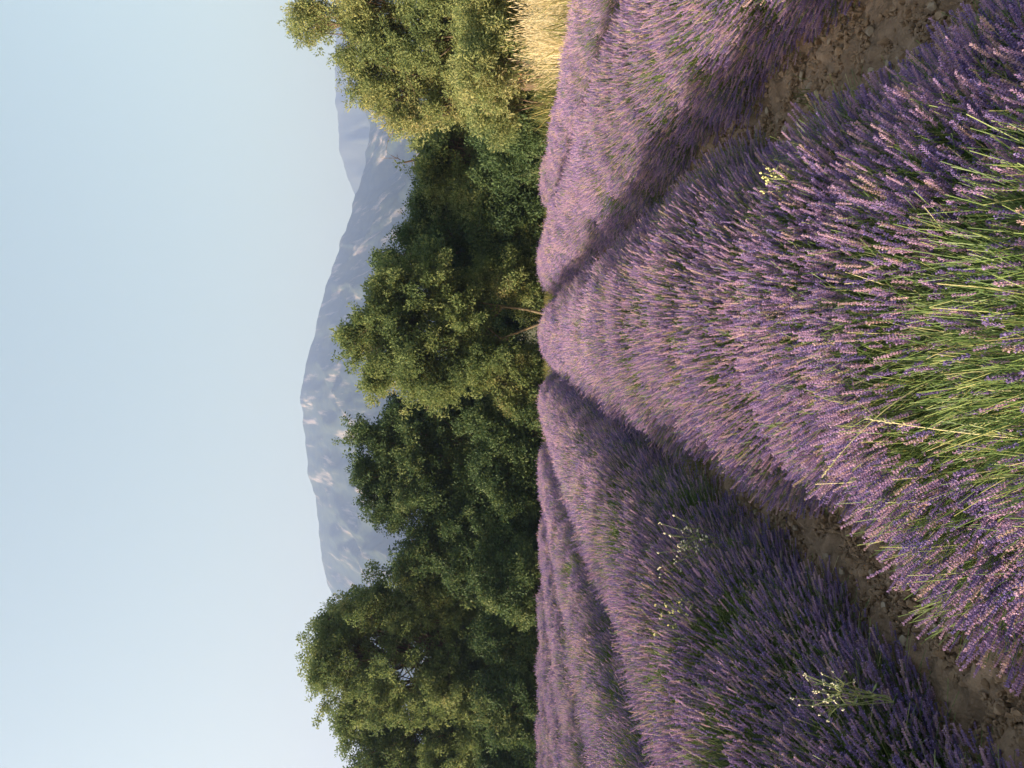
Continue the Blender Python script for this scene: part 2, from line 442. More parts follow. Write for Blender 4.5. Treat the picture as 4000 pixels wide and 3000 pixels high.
def make_row(k, s0, t0, t1, label, near_len, dens, density_mid, seed):
    f = row_shape(seed); ROW_A = {1: 0.66, 2: 0.60}.get(k, 0.70)
    root = empty('lavender_row', (*rw(s0, max(t0, 0)), 0))
    tag(root, label, 'lavender row', 'rows of lavender in the field')
    ox, oy = root.location[0], root.location[1]
    # leafy body
    nt_ = int((t1 - t0) / 0.08); na = 22
    T = np.linspace(t0, t1, nt_); A = np.linspace(-math.pi / 2, math.pi / 2, na)
    TT, AA = np.meshgrid(T, A, indexing='ij')
    sz, so, _ = f(TT.ravel()); sz = sz.reshape(TT.shape); so = so.reshape(TT.shape)
    nz = vnoise(TT, AA * 1.2, 5.0, 3, seed) - 0.5
    endf = np.clip(np.minimum(TT - t0, t1 - TT) / 0.35, 0.05, 1) ** 0.5
    k_ = (0.70 + 0.22 * nz) * sz * endf
    S = s0 + so + ROW_A * k_ * np.sin(AA) * 0.92
    Z = -0.02 + (ROW_B + ROW_Z0) * k_ * np.cos(AA) * 0.98
    X, Y = rw(S, TT)
    V = np.stack([X - ox, Y - oy, Z], -1).reshape(-1, 3)
    i = np.arange(nt_ - 1)[:, None] * na + np.arange(na - 1)[None]
    F = np.stack([i, i + na, i + na + 1, i + 1], -1).reshape(-1, 4)
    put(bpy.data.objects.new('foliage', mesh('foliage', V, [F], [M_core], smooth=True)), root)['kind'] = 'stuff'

    def sample(n, ta, tb, r, jitter=0.07):
        t = r.uniform(ta, tb, n); u = r.uniform(-1, 1, n)
        phi = u * math.radians(97)
        size, off, tc = f(t)
        ef = np.clip(np.minimum(t - t0, t1 - t) / 0.4, 0.2, 1) ** 0.5
        lump = 1 + 0.12 * (vnoise(t, u * 1.3, 2.6, 3, seed + 3) - 0.5) * 2
        # a few bushes hang lower or part open
        rr = size * (0.93 + (0.17 if k < 2 else 0.03) * np.clip((t - 1.8) / 2.6, 0, 1)) * ef * lump * (1 + np.clip(r.normal(0, jitter, n), -0.22, 0.14))
        Sx = s0 + off + ROW_A * rr * np.sin(phi)
        Zz = ROW_Z0 + ROW_B * rr * np.cos(phi)
        tx = t
        bs = s0 + off + 0.16 * np.sin(phi); bt = tc + (t - tc) * 0.55 ; bz = -0.12
        D = np.stack([Sx - bs, (tx - bt) + r.normal(0, 0.07, n), np.maximum(Zz - bz, 0.05) + r.normal(0, 0.03, n)], -1)
        D[:, 0] += r.normal(0, 0.08, n)
        D = nrm(D)
        tip = np.stack([Sx, tx, Zz], -1)
        return tip, D, phi
    def to_world(tip, D):
        X, Y = rw(tip[:, 0], tip[:, 1]); DX, DY = rw(D[:, 0], D[:, 1])
        return np.stack([X - ox, Y - oy, tip[:, 2]], -1), np.stack([DX, DY, D[:, 2]], -1)
    r = np.random.default_rng(seed + 50)
    AREA = 2.05 * 0.9
    def open_patch(tip):
        """the bush right under the viewer is parted: stems bare, few spikes"""
        if k != 0: return np.zeros(len(tip), bool)
        d = ((tip[:, 0] - 0.04) / 0.26) ** 2 + ((tip[:, 1] - 0.90) / 0.44) ** 2
        return r.random(len(tip)) < np.clip(0.98 - d * 0.42, 0, 0.74)
    if near_len > t0:
        n = int((near_len - t0) * AREA * dens)
        tip, D, phi = sample(n, t0, near_len, r)
        keep = ~open_patch(tip)
        # thinner, greener patches here and there
        g = vnoise(tip[:, 0], tip[:, 1], 3.0, 3, seed + 9)
        green = (r.random(n) < np.clip((g - 0.55) * 4, 0.0, 0.7))
        kp = keep & ~green
        W, DW = to_world(tip[kp], D[kp])
        out = np.stack([np.sin(phi[kp]), r.normal(0, 0.5, kp.sum()), np.full(kp.sum(), -0.2)], -1) + r.normal(0, 0.4, (kp.sum(), 3))
        sc = r.uniform(0.75, 1.25, kp.sum())
        scatter('flower_spikes', W - DW * (0.36 * sc)[:, None], euler_from(DW, out), np.stack([sc * 0.78, sc * 0.78, sc], -1), PC_near, root)
        # bare stems
        ns = int(n * 0.8)
        tip, D, phi = sample(ns, t0, near_len, r, 0.09)
        tip[:, 2] -= 0.008
        if k == 0:
            m = int(8000)
            a = r.uniform(0, 6.28, m); q = np.sqrt(r.uniform(0, 1, m))
            ex = np.stack([0.04 + 0.40 * q * np.cos(a), 0.95 + 0.62 * q * np.sin(a), 0.465 - 0.10 * q ** 2 + r.normal(0, 0.022, m)], -1)
            dd = nrm(np.stack([(ex[:, 0] - 0.02) * 1.5 + r.normal(0, .10, m), (ex[:, 1] - 0.72) * 1.1 + r.normal(0, .10, m), np.full(m, 0.42)], -1))
            tip = np.concatenate([tip, ex]); D = np.concatenate([D, dd]); ns = len(tip)
        W, DW = to_world(tip, D)
        sc = r.uniform(0.8, 1.15, ns)
        scatter('bare_stems', W - DW * (0.33 * sc)[:, None], euler_from(DW, r.normal(0, 1, (ns, 3))), sc, PC_stem, root)
        nl = int((near_len - t0) * 260)
        tip, D, phi = sample(nl, t0, near_len, r, 0.05)
        tip[:, 0] = s0 + (tip[:, 0] - s0) * 0.70; tip[:, 2] *= 0.70
        W, DW = to_world(tip, D)
        scatter('leaf_tufts', W, euler_from(DW, r.normal(0, 1, (nl, 3))), r.uniform(0.8, 1.5, nl), PC_tuft, root)
    for (ta, tb, pc, d) in ((max(near_len, t0), min(11.0, t1), PC_mid, density_mid), (max(11.0, near_len, t0), t1, PC_far, density_mid * 0.62)):
        if tb <= ta: continue
        n = int((tb - ta) * AREA * d)
        tip, D, phi = sample(n, ta, tb, r, 0.05)
        W, DW = to_world(tip, D)
        sc = r.uniform(0.85, 1.15, n)
        scatter('flower_spikes', W - DW * (0.34 * sc)[:, None], euler_from(DW, r.normal(0, 1, (n, 3))), sc, pc, root)
        n = int((tb - ta) * AREA * d * 0.8); tip, D, phi = sample(n, ta, tb, r, 0.05)
        g = vnoise(tip[:, 0], tip[:, 1], 1.6, 3, seed + 9); kp = r.random(n) < np.clip(0.10 + (g - 0.56) * 5, 0.06, 0.9)
        W, DW = to_world(tip[kp], D[kp]); sc = r.uniform(0.85, 1.12, kp.sum())
        scatter('bare_stems', W - DW * (0.30 * sc)[:, None], euler_from(DW, r.normal(0, 1, (kp.sum(), 3))), sc, PC_midstem, root)
    return root

S0 = 0.07
ROWS = [
    (0, -0.6, 20.0, 'wide central lavender row running from the bottom edge towards the forked oak', 6.5),
    (1, 0.2, 20.2, 'lavender row just right of the central one, across the broad stony furrow', 6.5),
    (2, 2.0, 20.2, 'outermost right lavender row bordering the tall straw-coloured grass', 2.0),
    (-1, 0.8, 20.0, 'lavender row left of the central one, with pale weeds growing out of its flank', 6.5),
    (-2, 3.0, 20.0, 'second lavender row to the left of the central one', 3.0),
    (-3, 5.0, 20.1, 'third lavender row to the left of the central one', 5.0),
    (-4, 7.0, 20.0, 'fourth lavender row to the left of the central one', 7.0),
    (-5, 9.0, 20.1, 'fifth lavender row to the left of the central one', 9.0),
    (-6, 11.0, 20.0, 'sixth lavender row to the left, seen only near the field end', 11.0),
    (-7, 13.0, 20.1, 'leftmost lavender row in view, below the large left oak', 13.0),
]
for (k, t0, t1, lab, nl) in ROWS:
    make_row(k, S0 + k * PITCH + ({1: 0.05, 2: 0.20}.get(k, 0.0)), t0, t1, lab, nl, 4300 if abs(k) < 1 else 3600, 230, 900 + k * 7)

# ------------------------------------------------------------------ ground
def sheet(x0, x1, y0, y1, dx, z, zf=None):
    nx = max(2, int((x1 - x0) / dx) + 1); ny = max(2, int((y1 - y0) / dx) + 1)
    X, Y = np.meshgrid(np.linspace(x0, x1, nx), np.linspace(y0, y1, ny), indexing='ij')
    Z = np.full(X.shape, z) if zf is None else zf(X, Y)
    V = np.stack([X, Y, Z], -1).reshape(-1, 3)
    i = np.arange(nx - 1)[:, None] * ny + np.arange(ny - 1)[None]
    F = np.stack([i, i + ny, i + ny + 1, i + 1], -1).reshape(-1, 4)
    return V, F
V, F = sheet(-3200, 3200, -250, 3900, 200, -0.35)
ground = put(bpy.data.objects.new('ground', mesh('ground', V, [F], [M_ground]))); tag(ground, kind='structure')
V, F = sheet(-60, 60, -20, 120, 1.0, 0, lambda X, Y: -0.08 + 0.10 * (vnoise(X, Y, 0.3, 3) - 0.5))
meadow = put(bpy.data.objects.new('rough_ground', mesh('rough_ground', V, [F], [M_ground], smooth=True))); tag(meadow, kind='structure')
def soil_z(X, Y):
    c = vnoise(X, Y, 9, 4, 2); c2 = vnoise(X, Y, 26, 3, 5)
    return 0.0 + 0.075 * (c - 0.5) + 0.055 * (c2 - 0.5)
V, F = sheet(-14.5, 5.2, -2, 20.6, 0.12, 0, lambda X, Y: soil_z(X, Y) * 0.6)
soil = put(bpy.data.objects.new('field_soil', mesh('field_soil', V, [F], [M_soil], smooth=True))); tag(soil, kind='structure')
for sx0, sx1 in ((S0 - PITCH / 2 - 0.42, S0 - PITCH / 2 + 0.42), (S0 + PITCH / 2 - 0.42, S0 + PITCH / 2 + 0.42)):
    V, F = sheet(sx0, sx1, 0.8, 9.0, 0.018, 0, lambda X, Y: soil_z(X, Y) + 0.016 + 0.03 * (vnoise(X, Y, 55, 2, 8) - 0.5))
    X, Y = rw(V[:, 0], V[:, 1]); V[:, 0] = X; V[:, 1] = Y
    fo = put(bpy.data.objects.new('furrow_soil', mesh('furrow_soil', V, [F], [M_soil], smooth=True))); tag(fo, kind='structure')

def rock(seed, rough=0.25, flat=0.6):
    r = np.random.default_rng(seed)
    import bmesh
    bm = bmesh.new(); bmesh.ops.create_icosphere(bm, subdivisions=2, radius=1.0)
    # cut by random planes for an angular look
    pl = [(nrm(r.normal(0, 1, 3)), r.uniform(0.42, 0.80)) for _ in range(11)]
    for v in bm.verts:
        p = np.array(v.co)
        for n_, d in pl:
            e = p @ n_ - d
            if e > 0: p = p - n_ * e
        p *= np.array([1.0, r.uniform(0.98, 1.02) * 0.8, flat])
        v.co = p
    V = np.array([v.co[:] for v in bm.verts]); F = np.array([[v.index for v in f.verts] for f in bm.faces])
    bm.free()
    return V, F
rock_meshes = [mesh('stone', *(lambda vf: (vf[0], [vf[1]]))(rock(600 + i)), [M_stone]) for i in range(6)]
clods = [mesh('clod', *(lambda vf: (vf[0], [vf[1]]))(rock(620 + i, flat=0.75)), [M_clod]) for i in range(6)]
PC_clod = proto_collection('soil_clods', clods)
r = np.random.default_rng(41)
n = 80000
side = r.choice([-1, 1], n); s = S0 + side * PITCH / 2 + r.normal(0, 0.25, n); t = 0.8 + 10 * r.random(n) ** 1.8
X, Y = rw(s, t); Z = soil_z(X, Y) + 0.014
sc = 0.003 + 0.007 * r.random(n) + 0.018 * r.random(n) ** 5
S3 = np.stack([sc, sc * r.uniform(.7, 1.2, n), sc * r.uniform(.6, 1.1, n)], -1)
scatter('clods', np.stack([X, Y, Z], -1), r.uniform(0, 6.28, (n, 3)), S3, PC_clod, soil)
# stones big enough to tell apart: photo position -> place on the soil
def at_ground(py, pv, z=0.02):
    Yd = (EYE - z) * FPX / (pv - 2000.0)
    return (1500.0 - py) / FPX * Yd, Yd
stones = [(95, 3830, .030), (15, 3985, .05), (120, 3410, .022), (340, 3180, .035), (300, 3145, .03), (365, 3205, .025), (395, 3130, .02),
          (330, 3095, .018), (350, 3040, .02), (470, 3050, .018), (20, 3660, .02), (60, 3700, .016), (200, 3600, .02), (250, 3480, .018), (160, 3250, .02),
          (2060, 3120, .026), (2110, 3040, .03), (2240, 3420, .022), (2230, 3300, .02), (2000, 2960, .022), (2330, 3620, .02), (1960, 2900, .02), (2420, 3660, .025), (2170, 3240, .022)]
for i, (py, pv, sz) in enumerate(stones):
    x, y = at_ground(py, pv)
    o = put(bpy.data.objects.new('stone', rock_meshes[i % 6]), soil)
    o.location = (x, y, 0.025 + sz * 0.3); o.scale = (sz, sz, sz); o.rotation_euler = (r.uniform(-.3, .3), r.uniform(-.3, .3), r.uniform(0, 6))
for i in range(150):
    sd = random.choice([-1, 1]); t = 0.9 + 9 * r.random() ** 1.2; s = S0 + sd * PITCH / 2 + r.normal(0, 0.13)
    X, Y = rw(s, t); sz = 0.010 + 0.022 * r.random() ** 2
    o = put(bpy.data.objects.new('stone', rock_meshes[i % 6]), soil)
    o.location = (X, Y, float(soil_z(np.array(X), np.array(Y))) + 0.018 + sz * .2); o.scale = (sz, sz, sz); o.rotation_euler = (r.uniform(-.4, .4), r.uniform(-.4, .4), r.uniform(0, 6))

# ------------------------------------------------------------------ mountains
M_forest, nt = new_mat('wooded_limestone_slope')
N = nt.nodes.new; L = nt.links.new
geo = N('ShaderNodeNewGeometry')
mp = N('ShaderNodeMapping'); mp.inputs['Scale'].default_value = (1, 0.10, 0.16); L(geo.outputs['Position'], mp.inputs[0])
n1 = N('ShaderNodeTexNoise'); n1.inputs['Scale'].default_value = 0.05; n1.inputs['Detail'].default_value = 9; n1.inputs['Roughness'].default_value = 0.62; L(mp.outputs[0], n1.inputs['Vector'])
n2 = N('ShaderNodeTexNoise'); n2.inputs['Scale'].default_value = 0.05; n2.inputs['Detail'].default_value = 6; L(geo.outputs['Position'], n2.inputs['Vector'])
rk = N('ShaderNodeValToRGB'); rk.color_ramp.elements[0].position = 0.55; rk.color_ramp.elements[1].position = 0.68; L(n1.outputs['Fac'], rk.inputs[0])
fr = N('ShaderNodeValToRGB'); fr.color_ramp.elements[0].position = 0.35; fr.color_ramp.elements[0].color = (0.025, 0.04, 0.03, 1); fr.color_ramp.elements[1].position = 0.7; fr.color_ramp.elements[1].color = (0.06, 0.075, 0.045, 1); L(n2.outputs['Fac'], fr.inputs[0])
mix = N('ShaderNodeMix'); mix.data_type = 'RGBA'; mix.inputs[7].default_value = (0.34, 0.28, 0.23, 1)
L(rk.outputs[0], mix.inputs[0]); L(fr.outputs[0], mix.inputs[6])
p = N('ShaderNodeBsdfPrincipled'); p.inputs['Roughness'].default_value = 1.0; p.inputs['Specular IOR Level'].default_value = 0.0; L(mix.outputs[2], p.inputs['Base Color'])
out = N('ShaderNodeOutputMaterial'); L(p.outputs[0], out.inputs[0])

def mountain(name, prof, Yc, Y0, Y1, amp, seed):
    """prof: (photo y, photo v) of the ridge line"""
    prof = sorted([((1500 - y) / FPX, (2000 - v) / FPX) for y, v in prof])
    pa = np.array([q[0] for q in prof]); pe = np.array([q[1] for q in prof])
    A = np.linspace(-0.86, 0.86, 420); Yd = np.linspace(Y0, Y1, 110)
    AA, YY = np.meshgrid(A, Yd, indexing='ij')
    XX = AA * YY
    e = np.interp(AA, pa, pe) + 0.004 * (vnoise(AA * 60, YY * 0, 1, 3, seed) - 0.5) * 1.4
    t = np.clip((YY - Y0) / (Yc - Y0), 0, 1)
    up = t ** 1.25
    down = np.clip((YY - Yc) / (Y1 - Yc), 0, 1)
    H = e * Yc * (up * (1 - 0.5 * down))
    g = (np.abs(vnoise(XX, YY * 0.30, 1 / 95.0, 5, seed) - 0.5) * 2)
    H = H + EYE + amp * (0.35 - g) * np.sin(np.pi * np.clip(t, 0, 1)) ** 0.7 * (t < 1)
    H = np.where(t <= 0, -2, H)
    V = np.stack([XX, YY, H], -1).reshape(-1, 3)
    ny = len(Yd); i = np.arange(len(A) - 1)[:, None] * ny + np.arange(ny - 1)[None]
    F = np.stack([i, i + ny, i + ny + 1, i + 1], -1).reshape(-1, 4)
    o = put(bpy.data.objects.new(name, mesh(name, V, [F], [M_forest], smooth=True)))
    if name == 'mountain_behind': o.data.materials[0] = M_far
    return tag(o, kind='structure')
M_far = surf('far_wooded_ridge', [(0.3, (0.04, 0.05, 0.035)), (0.7, (0.07, 0.08, 0.055))], 0.02)
front = [(-900, 1600), (-300, 1470), (325, 1395), (488, 1442), (651, 1425), (705, 1406), (760, 1386), (781, 1385), (895, 1350), (966, 1322), (1080, 1284), (1172, 1257), (1297, 1227),
         (1378, 1203), (1487, 1184), (1546, 1174), (1579, 1176), (1671, 1187), (1807, 1198), (1888, 1211), (1942, 1233), (1986, 1233), (2105, 1246), (2187, 1252),
         (2268, 1274), (2317, 1290), (2450, 1350), (2700, 1450), (3200, 1600), (3950, 1750)]
back = [(-900, 1340), (0, 1308), (180, 1306), (347, 1306), (488, 1314), (597, 1325), (705, 1360), (760, 1385), (850, 1420), (1100, 1500), (1700, 1650), (3900, 1800)]
mountain('mountain', front, 1800, 700, 2200, 80, 1)
mountain('mountain_behind', back, 2450, 1850, 2900, 100, 4)

# ------------------------------------------------------------------ trees
def spray(seed, n, leaf, rad, mat, narrow=0.55):
    r = np.random.default_rng(seed); g = Geo()
    for k in range(n):
        d = nrm(r.normal(0, 1, 3)); q = d * rad * r.random() ** 0.5
        a = nrm(d * 0.6 + r.normal(0, 0.6, 3) + np.array([0, 0, -0.15])); s_ = nrm(np.cross(a, r.normal(0, 1, 3)))
        l = leaf * r.uniform(0.7, 1.25); w = l * narrow; up = np.cross(a, s_) * w * 0.22
        g.add([q, q + a * l * .5 + s_ * w * .5 + up, q + a * l, q + a * l * .5 - s_ * w * .5 + up], [(0, 1, 2), (0, 2, 3)], 0)
    return g.build('leaf_spray', [mat])
PC_oak = proto_collection('oak_sprays', [spray(700 + i, 26, 0.085, 0.15, M_oak) for i in range(5)])
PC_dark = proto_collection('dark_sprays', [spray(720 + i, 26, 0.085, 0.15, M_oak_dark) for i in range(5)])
PC_olive = proto_collection('olive_sprays', [spray(740 + i, 30, 0.075, 0.13, M_olive, 0.35) for i in range(5)])

def px(py, pv, Yd):
    return np.array([(1500 - py) / FPX * Yd, Yd, EYE + (2000 - pv) / FPX * Yd])

def tree(label, base_py, Yd, lobes, pc, seed, bark=M_bark, kind='tree', trunk_r=0.16, clump_r=0.42, dens=1.0, forks=1, group='trees beyond the field'):
    r = np.random.default_rng(seed)
    b = px(base_py, 2000, Yd); b[2] = -0.06
    root = empty('oak_tree' if pc is not PC_olive else 'pale_tree', b)
    if kind == 'shrub': root.name = 'shrub'
    tag(root, label, kind, group)
    c0 = []
    for (ly, lv, ry, rv) in lobes:
        c = px(ly, lv, Yd); rx = ry / FPX * Yd; rz = rv / FPX * Yd
        c0.append((c - b, np.array([rx, max(rx, rz) * 0.95, rz])))
    zc = np.mean([c[2] for c, _ in c0])
    # clump centres, mostly near the lobes' shells
    cl = []; owner = []
    for li, (c, R) in enumerate(c0):
        vol = R[0] * R[1] * R[2]
        nn = int(np.clip(10 + 36 * (vol ** (2 / 3)) * dens, 10, 130))
        d = nrm(r.normal(0, 1, (nn, 3))); rad = r.uniform(0.30, 1.0, nn) ** 0.6 * (1 + 0.38 * (r.random(nn) < 0.18) * r.random(nn))
        q = c + d * R * (rad * 0.87)[:, None]
        q[:, :] += 0
        cl.append(q); owner += [li] * nn
    cl = np.concatenate(cl); owner = np.array(owner)
    ok = cl[:, 2] > 0.25
    if kind == 'tree' and Yd < 30:      # gaps where a bough is missing: the darker inside and the limbs show
        for hgap in range(int(1.5 * len(c0)) if pc is PC_oak else int(0.8 * len(c0))):
            c, R = c0[r.integers(0, len(c0))]
            hc = c + nrm(r.normal(0, 1, 3) * np.array([1, 1, 0.8]) + np.array([0, -0.6, 0])) * R * 0.95
            ok &= np.linalg.norm(cl - hc, axis=1) > (r.uniform(0.35, 0.70) if pc is PC_oak and Yd > 24 else r.uniform(0.25, 0.50))
    cl = cl[ok]; owner = owner[ok]
    # trunk and limbs
    top = np.array([np.mean([c[0] for c, _ in c0]) * 0.4, 0, 0.0]); hs = max(0.5, zc * (0.40 if kind == 'tree' else 0.12))
    g = Geo()
    starts = []
    for fk in range(forks):
        off = np.array([0, 0, 0.0]) if forks == 1 else np.array([(fk - (forks - 1) / 2) * 0.62, r.uniform(-.2, .2), 0])
        e = np.array([top[0] + off[0] * 1.6, off[1], hs])
        tt = np.linspace(0, 1, 7)[:, None]
        path = tt * e + np.sin(tt * 3.1) * np.array([*r.normal(0, 0.10 if forks == 1 else 0.05, 2), 0])
        rr = trunk_r / math.sqrt(forks) * np.array([1.45, 1.1, 1.0, .93, .88, .82, .78])
        V, F = tube(path, rr, 9); g.add(V, F)
        starts.append(path[-1])
    put(bpy.data.objects.new('trunk', g.build('trunk', [bark], True)), root)
    for li, (c, R) in enumerate(c0):
        g = Geo(); st = starts[li % len(starts)] * np.array([1, 1, r.uniform(0.75, 1.0)])
        end = c + np.array([0, 0, R[2] * 0.1])
        tt = np.linspace(0, 1, 8)[:, None]
        mid = (st + end) / 2 + np.array([*r.normal(0, 0.15, 2), 0.15])
        path = (1 - tt) ** 2 * st + 2 * tt * (1 - tt) * mid + tt ** 2 * end
        r0 = trunk_r * 0.5
        V, F = tube(path, r0 * np.linspace(1, 0.3, 8), 6); g.add(V, F)
        mine = cl[owner == li]
        for q in mine[:: max(1, len(mine) // 40)]:
            s_ = path[r.integers(3, 8)]
            t2 = np.linspace(0, 1, 5)[:, None]
            m2 = (s_ + q) / 2 + r.normal(0, 0.12, 3)
            pp = (1 - t2) ** 2 * s_ + 2 * t2 * (1 - t2) * m2 + t2 ** 2 * q
            V, F = tube(pp, r0 * 0.3 * np.linspace(1, 0.25, 5), 4); g.add(V, F)
        for tw in range(1 if kind == 'tree' else 0):     # bare twigs poking out of the crown
            d0 = nrm(r.normal(0, 1, 3) * np.array([1, .6, .5]) + np.array([0, 0, 0.9])); s_ = c + d0 * R * 0.55; q = c + d0 * R * r.uniform(1.0, 1.15)
            t2 = np.linspace(0, 1, 5)[:, None]; pp = s_ + (q - s_) * t2 + np.sin(t2 * 5) * r.normal(0, 0.06, 3)
            V, F = tube(pp, 0.015 * np.linspace(1, 0.35, 5), 4); g.add(V, F)
            for b2 in range(5):
                s2 = pp[r.integers(2, 5)]; e2 = s2 + (nrm(q - s_) * 0.6 + r.normal(0, 0.55, 3)) * r.uniform(0.2, 0.45)
                V, F = tube([s2, (s2 + e2) / 2 + r.normal(0, 0.03, 3), e2], [0.008, 0.006, 0.003], 3); g.add(V, F)
        put(bpy.data.objects.new('limb', g.build('limb', [bark], True)), root)
    # leaves
    P = []; H = []; ctr = cl.mean(0)
    for q in cl:
        rc = clump_r * r.uniform(0.30, 1.2); n_ = max(4, int(32 * dens * (rc / 0.42) ** 2))
        nsh = 7; sh_d = nrm(r.normal(0, 1, (nsh, 3)) * np.array([1, 1, 0.7]) + nrm((q - ctr) * np.array([1, 1, 1.3])) * 0.9 + np.array([0, 0, 0.15]))
        sh_l = rc * r.uniform(0.6, 2.1, nsh); w_ = r.integers(0, nsh, n_); rad = r.random(n_) ** 0.8
        P.append(q + sh_d[w_] * (sh_l[w_] * rad)[:, None] + r.normal(0, 1, (n_, 3)) * (0.10 * rc / 0.4 * (1.5 - rad))[:, None]); H.append(sh_d[w_])
    P = np.concatenate(P); H = np.concatenate(H)
    ok = P[:, 2] > 0.0; P = P[ok]; H = H[ok]
    scatter('crown', P, r.uniform(0, 6.28, (len(P), 3)), r.uniform(0.75, 1.25, len(P)), pc, root)
    return root

tree('tall spreading oak at the left edge, the highest tree in view', 2500, 25.5,
     [(2560,1350,170,130),(2400,1470,130,130),(2420,1290,60,70),(2760,1450,150,130),(2600,1600,260,200),(2930,1520,150,150),(2380,1700,140,160),(2700,1800,250,160),(2950,1760,160,160)], PC_oak, 11, trunk_r=0.24)
tree('oak cut by the left frame edge beside the highest oak', 3200, 26.5,
     [(3200,1500,190,150),(3120,1700,190,180),(3300,1800,200,160)], PC_oak, 12, trunk_r=0.2)
tree('low thin-topped tree in the gap beside the highest oak', 2150, 25.0,
     [(2165,1690,90,110),(2100,1800,120,120),(2240,1620,60,80),(2215,1850,120,120)], PC_dark, 13, trunk_r=0.12)
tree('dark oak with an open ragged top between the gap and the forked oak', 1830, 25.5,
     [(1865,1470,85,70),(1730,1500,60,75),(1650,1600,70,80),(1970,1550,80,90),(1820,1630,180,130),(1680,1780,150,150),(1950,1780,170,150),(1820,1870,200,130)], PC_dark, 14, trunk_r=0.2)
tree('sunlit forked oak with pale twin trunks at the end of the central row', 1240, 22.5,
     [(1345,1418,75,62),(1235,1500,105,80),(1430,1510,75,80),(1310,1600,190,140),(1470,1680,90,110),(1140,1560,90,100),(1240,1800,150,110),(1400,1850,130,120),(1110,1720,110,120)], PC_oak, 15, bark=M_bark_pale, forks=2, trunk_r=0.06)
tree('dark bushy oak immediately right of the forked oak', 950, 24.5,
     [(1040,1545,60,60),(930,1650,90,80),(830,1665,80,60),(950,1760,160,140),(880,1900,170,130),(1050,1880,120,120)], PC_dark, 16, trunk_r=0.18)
tree('low oak with a small knob of foliage on top, beside the bright right tree', 620, 23.5,
     [(635,1580,30,38),(560,1685,65,60),(700,1710,75,60),(610,1780,150,120),(740,1850,120,130),(520,1880,130,130)], PC_oak, 17, trunk_r=0.16)
tree('tall bright olive-green tree at the right edge above the dry grass', 120, 18.0,
     [(90,1240,75,70),(30,1400,110,110),(130,1480,110,90),(180,1640,160,130),(40,1760,150,130),(230,1820,150,110)], PC_olive, 18, trunk_r=0.17, clump_r=0.34, dens=1.25)
tree('olive-green feathery tree leaning over the low oak, left of the tallest right tree', 330, 18.5,
     [(270,1420,80,75),(390,1510,75,75),(470,1590,55,65),(320,1600,130,120),(420,1720,95,95),(300,1800,150,110)], PC_olive, 19, trunk_r=0.14, clump_r=0.32, dens=1.25)
tree('olive-green tree mostly outside the right frame edge', -180, 17.0,
     [(-150,1420,150,140),(-120,1650,180,160),(-220,1800,190,140)], PC_olive, 20, trunk_r=0.16, clump_r=0.34, dens=1.2)
# undergrowth bushes along the edge of the field, each a shrub
sh = [(3000, 24, 'shrub at the foot of the frame-cut oak, far left'), (2780, 23.5, 'dark shrub under the highest oak, on its left side'), (2520, 24, 'dark shrub in front of the highest oak trunk'),
      (2280, 23, 'shrub under the right flank of the highest oak'), (2080, 24, 'shrub below the gap in the treetops'), (1880, 23.5, 'shrub under the ragged-topped dark oak, on its left'),
      (1690, 23.5, 'shrub under the ragged-topped dark oak, on its right'), (1500, 23.2, 'leafy green shrub left of the pale twin trunks'), (1080, 22.8, 'sparse yellowish shrub right of the pale twin trunks'),
      (920, 23, 'dark shrub below the bushy oak right of centre'), (740, 22.5, 'dark shrub between the bushy oak and the low oak'), (560, 21.5, 'dark shrub below the knob-topped low oak'), (420, 19.5, 'dark shrub where the dry grass begins')]
for i, (py, Yd, lab) in enumerate(sh):
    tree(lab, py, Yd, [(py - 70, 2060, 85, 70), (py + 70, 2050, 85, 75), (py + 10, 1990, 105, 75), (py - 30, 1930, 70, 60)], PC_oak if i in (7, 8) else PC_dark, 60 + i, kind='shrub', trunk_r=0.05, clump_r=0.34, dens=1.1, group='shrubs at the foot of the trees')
for i, (py, Yd, lab) in enumerate([(20, 15.5, 'olive-green bush in the dry grass at the right frame edge'), (150, 16.5, 'olive-green bush behind the dry grass under the tallest right tree'), (290, 15.5, 'yellow-green bush in the left part of the dry grass'), (400, 17.0, 'olive-green bush left of the dry grass, under the feathery tree')]):
    tree(lab, py, Yd, [(py - 60, 1960, 80, 70), (py + 60, 1930, 80, 80), (py, 1870, 95, 70)], PC_olive, 110 + i, kind='shrub', trunk_r=0.04, clump_r=0.28, dens=1.1, group='olive-green bushes behind the dry grass')
# a second line of dark trees closing the wood behind
for i, (py, lab) in enumerate([(3050, 'back-row tree behind the frame-cut oak'), (2700, 'back-row tree behind the highest oak'), (2300, 'back-row tree behind the right side of the highest oak'), (1950, 'back-row tree glimpsed behind the ragged-topped oak'),
                               (1550, 'back-row tree between the ragged-topped oak and the forked oak'), (1150, 'back-row tree behind the forked oak'), (800, 'back-row tree behind the low dark oaks'), (450, 'back-row tree behind the feathery olive-green tree'), (60, 'back-row tree behind the tallest right tree')]):
    tree(lab, py, 32.0, [(py - 90, 1830, 150, 110), (py + 90, 1850, 150, 110), (py, 1960, 220, 110)], PC_dark, 80 + i, trunk_r=0.2, clump_r=0.6, dens=0.8, group='back row of the wood')

